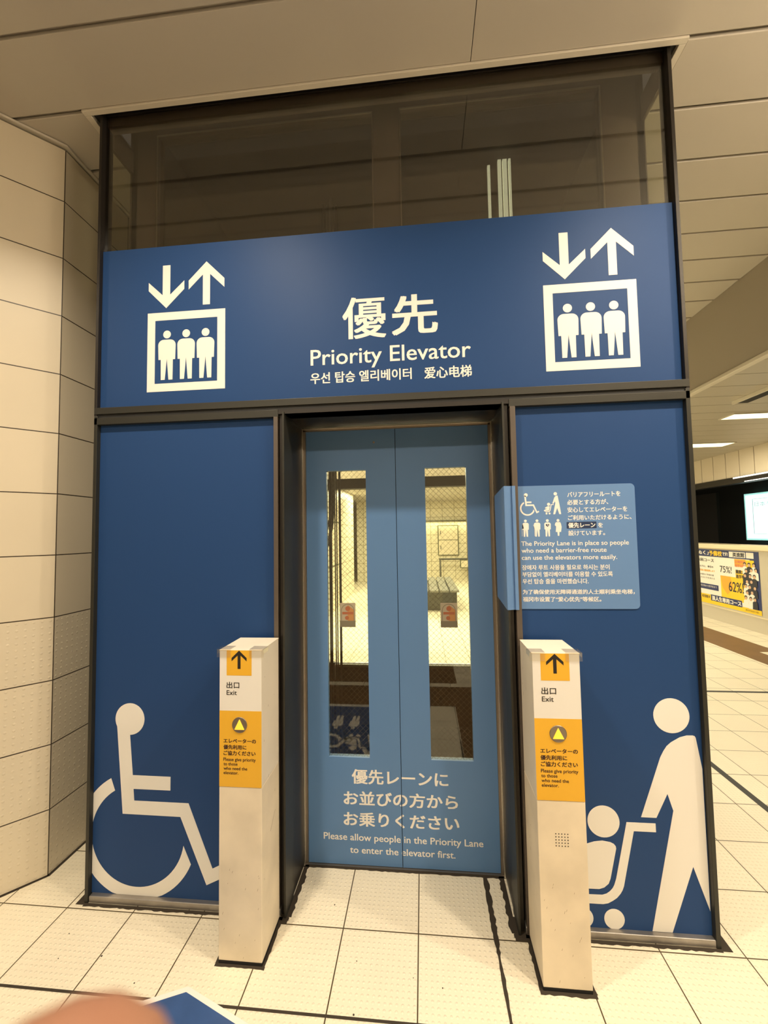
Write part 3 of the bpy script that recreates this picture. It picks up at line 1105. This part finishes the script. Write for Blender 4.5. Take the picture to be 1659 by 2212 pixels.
for i, x in enumerate(px):
    ps = person_outline(x, 1.6195, .0057)
    if i < 3:
        for p in ps:
            mb.prism(p, F, 0)
    else:
        mb.prism(ps[0], F, 0)
        mb.prism([(x - .008, 1.6125), (x + .008, 1.6125), (x + .0115, 1.6050), (x + .0135, 1.5920), (x + .0105, 1.5720), (x + .004, 1.5720), (x + .003, 1.5560), (x - .003, 1.5560), (x - .004, 1.5720), (x - .0105, 1.5720), (x - .0085, 1.5950), (x - .0135, 1.6000), (x - .0115, 1.6080)], F, 0)
# stick and crutch
mb.prism([(1.9605, 1.5560), (1.9618, 1.5560), (1.9618, 1.5850), (1.9640, 1.5860), (1.9640, 1.5875), (1.9605, 1.5865)], F, 0)
mb.prism([(1.9625, 1.6040), (1.9655, 1.6060), (1.9680, 1.5880), (1.9635, 1.5870)], F, 0)
mb.prism([(2.0110, 1.5560), (2.0122, 1.5560), (2.0122, 1.5850), (2.0095, 1.6010), (2.0060, 1.6025), (2.0060, 1.6010), (2.0082, 1.6000), (2.0110, 1.5840)], F, 0)
mb.build('pictogram', WHITE, nt_, label='white pictograms of people who need the lane')
mb = flat()
hx, hz = 2.0640, 1.6000
mb.prism([(hx, hz - .0065), (hx + .0070, hz + .0005), (hx + .0060, hz + .0045), (hx + .0030, hz + .0055), (hx, hz + .003), (hx - .0030, hz + .0055), (hx - .0060, hz + .0045), (hx - .0070, hz + .0005)], front(.0442), 0, NAVY)
mb.prism([(hx - .001, hz - .001), (hx + .003, hz - .001), (hx + .003, hz + .002), (hx - .001, hz + .002)], front(.0441), 0, WHITE)
mb.build('heart_mark', None, nt_)

# ------------------------------------------------------------------ call button posts
def call_post(x0, x1, label, grille, dxs):
    t = thing('call_button_post', label, 'post', ((x0 + x1) / 2, -.076, 0), group='call button posts')
    yf = -.168
    yb = .0155
    mb = MB()
    mb.box(x0, x1, yf, yb, .012, .633, POSTLOW, bev=.0022)
    mb.box(x0 + .0004, x1 - .0004, yf + .0004, yb, .6335, 1.139, POST, bev=.0022)
    mb.build('post_body', None, t)
    mb = MB()
    mb.box(x0 + .0004, x1 - .0004, yf + .0004, yb - .001, .0, .0118)
    mb.build('base_gasket', BLACK, t)
    mb = MB()
    mb.box(x0 - .001, x1 + .001, yf - .001, yb, 1.1392, 1.1425, bev=.001)
    mb.build('top_cap', POST, t)
    # white sheet with the exit wording
    mb = MB()
    mb.box(x0 + .001, x1 - .001, yf - .0008, yf, .9145, 1.139)
    sh = mb.build('exit_sheet', WHITE, t, label='white sheet reading Exit')
    mb = MB()
    a, b = x0 + .0288, x0 + .1278
    mb.prism([(a, 1.0462), (b, 1.0462), (b, 1.1405), (a, 1.1405)], front(yf - .0012), .0002)
    mb.build('yellow_square', YELLOW, sh)
    mb = flat()
    cx = (a + b) / 2
    F = front(yf - .0015)
    zt = 1.1400
    mb.prism([(cx, zt), (cx + .0300, zt - .0280), (cx + .0300, zt - .0405), (cx + .0059, zt - .0190), (cx + .0059, zt - .0690), (cx - .0059, zt - .0690), (cx - .0059, zt - .0190), (cx - .0300, zt - .0405), (cx - .0300, zt - .0280)], F, 0)
    put_text(mb, '出口', x0 + .0292, x0 + .0788, .9985, .0238, F, bold=.0004)
    put_text(mb, 'Exit', x0 + .0295, x0 + .0695, .9735, .0172, F, latin=True, bold=.0002)
    mb.build('lettering', INK, sh)
    # yellow panel with the button
    mb = MB()
    mb.box(x0 + .001, x1 - .001, yf - .0010, yf, .6345, .9145)
    yp = mb.build('yellow_panel', YELLOW, t, label='yellow panel asking to give priority')
    words(yp, INKB, front(yf - .0014), [(s, x0 + p, x0 + q_, z, h, lat, bo) for s, p, q_, z, h, lat, bo in (('エレベーターの', .0178, .1445, .7960, .0150, 0, .0006), ('優先利用に', .0178, .1072, .7722, .0160, 0, .0006), ('ご協力ください', .0180, .1425, .7500, .0165, 0, .0006),
                                    ('Please give priority', .0175, .1436, .7292, .0118, 1, .0003), ('to those', .0182, .0725, .7128, .0112, 1, .0003), ('who need the', .0182, .1106, .6965, .0112, 1, .0003), ('elevator.', .0182, .0760, .6805, .0112, 1, .0003))])
    c = Vector((x0 + .0808, yf, .8625))
    mb = MB()
    mb.lathe([(.0295, 0), (.0295, .0022), (.0282, .0034), (.0278, .0026)], c, X, Z, -Y, seg=36)
    bt = mb.build('call_button', BUTTON, t)
    mb = MB()
    cz = c.z
    tri = [(c.x - .0195, cz - .0165), (c.x + .0195, cz - .0165), (c.x, cz + .0220)]
    mb.prism(tri, front(yf - .0056), .0035)
    bmesh.ops.bevel(mb.bm, geom=mb.bm.edges[:], offset=.0010, segments=2, affect='EDGES')
    mb.build('arrow_lens', AMBER, bt, label='lit amber triangle')
    # clear plastic corner pieces over the front top edge
    for a, b, out in ((x0 - .009, x0 + .045, 0), (x1 - .048, x1 + .009, 1)):
        mb = MB()
        mb.box(a, b, yf - .0035, yf - .0020, 1.1145, 1.1440)
        mb.box(a, b, yf - .0035, yf + .045, 1.1440, 1.1458)
        xx = a if out == 0 else b - .0016
        mb.box(xx, xx + .0016, yf - .0035, yf + .045, 1.128, 1.1440)
        mb.build('corner_guard', CLEARPLASTIC, t, label='clear plastic corner guard')
    if grille:
        mb = flat()
        for i in range(5):
            for j in range(5):
                mb.prism(circle(x0 + .0600 + .0101 * i, .4820 + .0101 * j, .0021, 10), front(yf - .0004), 0)
        mb.build('speaker_grille', INK, t, label='five by five grid of small speaker holes')
    # scuffs
    mb = flat()
    rnd = random.Random(3 if grille else 5)
    for _ in range(16):
        sx, sz = rnd.uniform(x0 + .01, x1 - .01), rnd.uniform(.02, .35)
        l = rnd.uniform(.003, .010)
        mb.prism([(sx, sz), (sx + .0012, sz), (sx + .002 + l * .2, sz + l), (sx + .001 + l * .2, sz + l)], front(yf - .0003), 0)
    xs = x1 + .0003 if not grille else x0 - .0003
    sgn = 1 if not grille else -1
    fr = (Vector((xs, 0, 0)), Y * sgn, Z, X * sgn)
    for _ in range(7):
        sy, sz = rnd.uniform(yf + .02, yb - .02), rnd.uniform(.25, 1.05)
        l = rnd.uniform(.004, .014)
        mb.prism([(sy * sgn, sz), (sy * sgn + .002, sz), (sy * sgn + .003, sz + l), (sy * sgn + .0015, sz + l)], fr, 0)
    if not grille:
        mb.prism([(-.085, .420), (-.081, .420), (-.030, .468), (-.031, .470)], fr, 0)
    mb.build('scuff_mark', mat('scuff', (.30, .22, .13), rough=.8), t, kind='stuff')
    return t


call_post(.764, .931, 'ivory call button post with yellow panel, left of the elevator door', False, 0)
call_post(1.930, 2.094, 'ivory call button post with yellow panel and speaker holes, right of the elevator door', True, 0)

# ------------------------------------------------------------------ floor sign
fs = thing('floor_sign', 'blue floor sticker with white border pointing at the elevator, lower left corner', 'floor sign', (.70, -.85, 0))
outer = [(.698, -.252), (1.30, -.462), (1.30, -1.49), (.10, -1.49), (.10, -.500)]
inner = [(.700, -.270), (1.275, -.474), (1.275, -1.445), (.125, -1.445), (.125, -.512)]
mb = MB()
mb.prism(outer, (Vector((0, 0, .0018)), X, Y, Z), .001)
mb.build('border', WHITE, fs, label='white border')
mb = MB()
mb.prism(inner, (Vector((0, 0, .0022)), X, Y, Z), .0003)
mb.build('sticker', mat('floor_sign_blue', (.035, .085, .24), rough=.4, noise=(14, .12)), fs)
mb = flat()
F = (Vector((0, 0, .0026)), X, Y, Z)
for p in wheelchair_outlines(.63, -.940, .50):
    mb.prism(p, F, 0)
for x in (.53, .67, .81, .95):
    for p in person_outline(x, -1.035, .019):
        mb.prism(p, F, 0)
for p in stroller_outlines(-.115, -.945, .50, full=True):
    mb.prism(p, F, 0)
mb.build('pictogram', WHITE, fs)

# ------------------------------------------------------------------ platform side
sd = thing('platform_screen_door', 'low ivory platform screen door wall along the platform edge at far right', 'platform door', (6.6, 6.0, 0))
mb = MB()
mb.box(6.515, 6.78, 2.0, 12.2, .0, 1.245, SCREEN)
mb.box(6.500, 6.515, 2.0, 12.2, .225, .238, SCREENTOP)
mb.build('panel', None, sd)
mb = MB()
mb.box(6.47, 6.80, 2.0, 12.2, 1.222, 1.300, bev=.012)
mb.build('top_cap', SCREENTOP, sd)
mb = MB()
mb.box(6.505, 6.60, 5.35, 5.85, 1.300, 1.302)
mb.build('vent', mat('vent_grey', (.22, .19, .13), rough=.6), sd)
mb = flat()
PF = (Vector((6.5135, 0, 0)), -Y, Z, -X)
put_text(mb, '3', -4.80, -4.70, .275, .15, PF, bold=.004, latin=True)
mb.build('number', mat('grey_numeral', (.27, .26, .21), rough=.5), sd, label='grey number 3')

po = thing('poster', 'yellow and navy school poster stuck on the platform screen door', 'poster', (6.512, 5.8, .25))
mb = flat()
def PR(y0, y1, z0, z1, m, off):
    mb.prism([(-y0, z0), (-y1, z0), (-y1, z1), (-y0, z1)], (Vector((6.5125 - off, 0, 0)), -Y, Z, -X), 0, m)
yl = 7.6
PR(yl, 4.905, .262, 1.205, POSTERNAVY, 0)
PR(yl, 5.08, .262, 1.08, POSTERWHITE, .0006)
PR(5.72, 5.0, .40, 1.07, POSTERYEL, .0010)
PR(5.72, 5.38, .78, 1.07, POSTERWHITE, .0012)
PR(5.39, 5.16, .90, 1.075, POSTERWHITE, .0014)
PR(yl, 4.91, .262, .335, POSTERYEL, .0012)
PR(yl, 5.98, .335, .42, POSTERYEL, .0012)
PR(5.98, 5.28, .322, .425, POSTERNAVY, .0016)
PR(yl, 5.78, .505, .60, POSTERNAVY, .0014)
PR(5.50, 5.16, 1.098, 1.188, POSTERWHITE, .0014)
PR(5.145, 5.00, 1.098, 1.188, POSTERWHITE, .0014)
PR(5.39, 5.16, .955, 1.075, POSTERORA, .0016)
wed = [(-5.72, .78), (-5.50, .78), (-5.44, .60), (-5.58, .48), (-5.68, .58)]
mb.prism(wed, (Vector((6.5125 - .0018, 0, 0)), -Y, Z, -X), 0, POSTERORA)
mb.build('poster_sheet', None, po)
mb = flat()
F = (Vector((6.5100, 0, 0)), -Y, Z, -X)
def PT(s, y0, y1, z, h, m, lat=False, bo=.0):
    put_text(mb, s, -y0, -y1, z, h, F, m=m, latin=lat, bold=bo)
PT('に鍛えぬく」', 6.60, 5.98, 1.110, .070, POSTERWHITE, bo=.003)
PT('予備校', 5.96, 5.66, 1.100, .085, POSTERYEL, bo=.004)
PT('です!', 5.64, 5.53, 1.112, .058, POSTERWHITE, bo=.003)
PT('英進館', 5.42, 5.18, 1.108, .068, SUIT, bo=.003)
PT('本科コース', 6.28, 5.86, .985, .062, SUIT, bo=.002)
PT('ひとりに、専任の', 6.26, 5.88, .885, .035, SUIT, bo=.001)
PT('科目別に個別指導します', 6.26, 5.85, .815, .035, POSTERORA, bo=.001)
PT('きめ細かい学習計画', 6.26, 5.88, .745, .030, SUIT)
PT('一人ひとりを支える', 6.26, 5.86, .690, .030, SUIT)
PT('現役合格から医学部まで', 6.26, 5.82, .545, .035, POSTERWHITE)
PT('75%!', 5.72, 5.46, .835, .105, SUIT, lat=True, bo=.001)
PT('圧倒的な', 5.38, 5.17, 1.010, .045, POSTERRED, bo=.002)
PT('進学実績!', 5.38, 5.17, .950, .045, POSTERRED, bo=.002)
PT('難関大', 5.37, 5.20, .845, .060, SUIT, bo=.002)
PT('進学率', 5.37, 5.20, .770, .060, SUIT, bo=.002)
PT('62%!', 5.54, 5.23, .545, .155, SUIT, lat=True, bo=.002)
PT('浪人生専用コース', 5.95, 5.30, .335, .075, POSTERWHITE, bo=.004)
PT('を目指す', 6.20, 6.00, .350, .050, SUIT, bo=.002)
PT('お問い合わせはお近くの校舎へ', 5.22, 4.95, .285, .030, SUIT)
mb.build('lettering', None, po)
# small crowd of people printed on the poster
mb = flat()
rnd = random.Random(11)
lay = 0
for r_ in range(7):
    for c_ in range(3):
        y = 5.18 - .085 * c_ - .03 * (r_ % 2) + rnd.uniform(-.01, .01)
        z = 1.00 - .085 * r_ + rnd.uniform(-.01, .01)
        if r_ > 1 and c_ == 2 and r_ % 2:
            continue
        lay += 1
        FF = (Vector((6.5088 - lay * .0002, 0, 0)), -Y, Z, -X)
        bmx = SUIT if rnd.random() < .6 else POSTERWHITE
        mb.prism([(-y - .050, z - .15), (-y + .050, z - .15), (-y + .045, z - .045), (-y + .02, z - .028), (-y - .02, z - .028), (-y - .045, z - .045)], FF, 0, bmx)
        mb.prism(circle(-y, z + .006, .030, 14), FF, 0, SUIT)
        FF = (Vector((6.5087 - lay * .0002, 0, 0)), -Y, Z, -X)
        mb.prism(circle(-y, z - .006, .024, 14), FF, 0, FACE)
mb.build('printed_people', None, po, label='printed group of young people')

bb = thing('billboard', 'bright backlit billboard across the dark track', 'billboard', (10.0, 8.6, 1.25))
mb = MB()
mb.box(10.0, 10.12, 6.4, 9.90, 1.245, 2.445)
mb.build('lightbox', BILLEDGE, bb)
mb = MB()
mb.box(9.985, 10.0, 6.45, 9.84, 1.29, 2.40)
mb.build('poster_sheet', BILL, bb)
mb = flat()
F = (Vector((9.983, 0, 0)), -Y, Z, -X)
put_text(mb, '日本を、癒そう。', -9.55, -8.2, 2.10, .12, F)
for a, b, c, d in ((-9.62, -9.60, 1.4, 2.3), (-9.62, -8.3, 2.29, 2.30), (-9.62, -8.3, 1.4, 1.41)):
    mb.prism([(a, c), (b, c), (b, d), (a, d)], F, 0)
mb.build('lettering', BILLINK, bb)

# ceiling lights of the platform
def trough(x0, x1, y0, y1, label, z=2.905):
    t = thing('ceiling_light', label, 'light', ((x0 + x1) / 2, (y0 + y1) / 2, z), group='platform ceiling lights')
    mb = MB()
    e = .015
    mb.box(x0 - e, x1 + e, y0 - e, y0, z - .012, z)
    mb.box(x0 - e, x1 + e, y1, y1 + e, z - .012, z)
    mb.box(x0 - e, x0, y0, y1, z - .012, z)
    mb.box(x1, x1 + e, y0, y1, z - .012, z)
    mb.build('frame', CEILTRIM, t)
    mb = MB()
    mb.box(x0, x1, y0, y1, z - .010, z - .004)
    mb.build('diffuser', LAMPON, t)


trough(5.20, 6.95, 3.375, 3.60, 'long lit ceiling light over the platform, nearer of the two')
trough(5.10, 6.42, 5.09, 5.38, 'lit ceiling light farther along the platform, above the pale wall panels')
sl = thing('ceiling_slot', 'unlit dark ceiling light slot running away along the lower ceiling at far right', 'ceiling slot', (4.91, 2.0, 2.905))
mb = MB()
mb.box(4.845, 4.975, -.5, 2.87, 2.880, 2.904)
mb.build('dark_slot', BLACK, sl)
mb = MB()
mb.box(4.825, 4.845, -.5, 2.88, 2.870, 2.904)
mb.build('slot_edge', CEILTRIM, sl)

# ------------------------------------------------------------------ hall behind the shaft (seen through the door windows)
be = thing('bench', 'grey slatted bench in the hall seen through the right door window', 'bench', (1.5, 7.6, 0))
for i in range(7):
    mb = MB()
    x0 = .86 + i * .20
    mb.box(x0, x0 + .17, 6.40, 8.85, .41, .45, bev=.006)
    mb.build('slat', BENCHM, be)
mb = MB()
mb.box(.95, 2.21, 6.76, 8.6, .0, .40)
mb.build('base', BENCHD, be)
cb = thing('wall_cabinet', 'cream hose cabinet with two doors on the far hall wall', 'cabinet', (2.4, 12.25, .84))
mb = MB()
mb.box(2.05, 2.74, 12.24, 12.30, .80, 1.82, GREENEDGE)
mb.build('frame', None, cb)
for z0, z1 in ((.83, 1.31), (1.33, 1.79)):
    mb = MB()
    mb.box(2.08, 2.71, 12.22, 12.24, z0, z1)
    dd = mb.build('door', CREAM, cb)
    mb = MB()
    mb.box(2.13, 2.155, 12.20, 12.22, z0 + .18, z0 + .30)
    mb.build('handle', BENCHD, dd)
hr = thing('handrail', 'dark metal handrail frame standing below the cream cabinet', 'handrail', (2.6, 11.9, 0))
for x in (2.10, 3.6):
    mb = MB()
    mb.tube([(x, 11.9, 0), (x, 11.9, .70)], .03)
    mb.build('leg', BENCHD, hr)
mb = MB()
mb.tube([(2.06, 11.9, .70), (3.64, 11.9, .70)], .03)
mb.build('rail', BENCHD, hr)
mb = MB()
mb.box(2.74, 3.3, 11.88, 11.91, .40, .68, GREENEDGE)
mb.box(2.77, 3.27, 11.87, 11.88, .43, .65, CREAM)
mb.build('sign', None, hr)
# cove line across the far wall
mb = MB()
mb.box(-.05, 6.5, 12.18, 12.30, 1.95, 1.985)
mb.build('trim_9', GREENEDGE, kind='structure')
hd = thing('hall_door', 'pale flush door in the bright left hall wall seen through the left window', 'door', (-.32, 6.6, 0))
mb = MB()
mb.box(-.329, -.322, 6.1, 7.6, .9, 1.85, GREENEDGE)
mb.box(-.3285, -.318, 6.13, 7.57, .93, 1.82, CREAM)
mb.build('door_leaf', None, hd)

# ------------------------------------------------------------------ hand of the photographer at the lens
def skin_mesh(name, chains, m, parent, sub=2):
    bm = bmesh.new()
    sk = bm.verts.layers.skin.verify()
    made = {}
    first = True
    for ch in chains:
        prev = None
        for key, co, r in ch:
            if key in made:
                v = made[key]
            else:
                v = bm.verts.new(co)
                v[sk].radius = (r, r) if not isinstance(r, tuple) else r
                v[sk].use_root = first
                first = False
                made[key] = v
            if prev is not None:
                bm.edges.new((prev, v))
            prev = v
    me = bpy.data.meshes.new(name)
    bm.to_mesh(me)
    bm.free()
    me.materials.append(m)
    o = bpy.data.objects.new(name, me)
    COL.objects.link(o)
    md = o.modifiers.new('skin', 'SKIN')
    md.use_smooth_shade = True
    s = o.modifiers.new('sub', 'SUBSURF')
    s.levels = s.render_levels = sub
    if parent:
        o.parent = parent
    return o


hand = thing('person', 'blurred brown fingertip of the photographer at the bottom left edge', 'person', (1.5304, -1.6783, 1.5444))
hand.rotation_euler = (.05, 0, .0946)
# local frame: x right, z up (finger direction), y away from the camera; origin = centre of the fingertip
P0 = lambda n, x, y, z, r: (n, (x, y, z), r)
chains = [
    [P0('palm', -.012, -.022, -.110, .021), P0('k2', -.004, -.016, -.076, .0115), P0('i1', -.002, -.007, -.044, .0100), P0('i2', 0, -.002, -.018, .0102), P0('i3', 0, 0, -.001, .0100), P0('i4', 0, 0, .0055, .0072)],
    [P0('palm', 0, 0, 0, 0), P0('k3', -.024, -.022, -.074, .0115), P0('m1', -.026, .004, -.056, .0092), P0('m2', -.026, .018, -.072, .0086), P0('m3', -.026, .010, -.088, .0074)],
    [P0('palm', 0, 0, 0, 0), P0('k4', -.043, -.025, -.080, .0110), P0('r1', -.045, .000, -.064, .0088), P0('r2', -.045, .014, -.080, .0082), P0('r3', -.045, .006, -.095, .0070)],
    [P0('palm', 0, 0, 0, 0), P0('k5', -.058, -.028, -.092, .0100), P0('p1', -.060, -.006, -.082, .0078), P0('p2', -.060, .005, -.096, .0072), P0('p3', -.060, -.002, -.108, .0062)],
    [P0('palm', 0, 0, 0, 0), P0('t0', .012, -.018, -.112, .0130), P0('t1', .028, -.006, -.092, .0105), P0('t2', .034, .004, -.068, .0092), P0('t3', .034, .008, -.054, .0076)],
    [P0('palm', 0, 0, 0, 0), P0('heel', -.026, -.028, -.138, .0250), P0('wrist', -.024, -.040, -.172, .0230), P0('arm1', -.020, -.075, -.260, .0300), P0('arm2', -.010, -.120, -.380, .0360)],
]
skin_mesh('hand', chains, SKIN, hand)
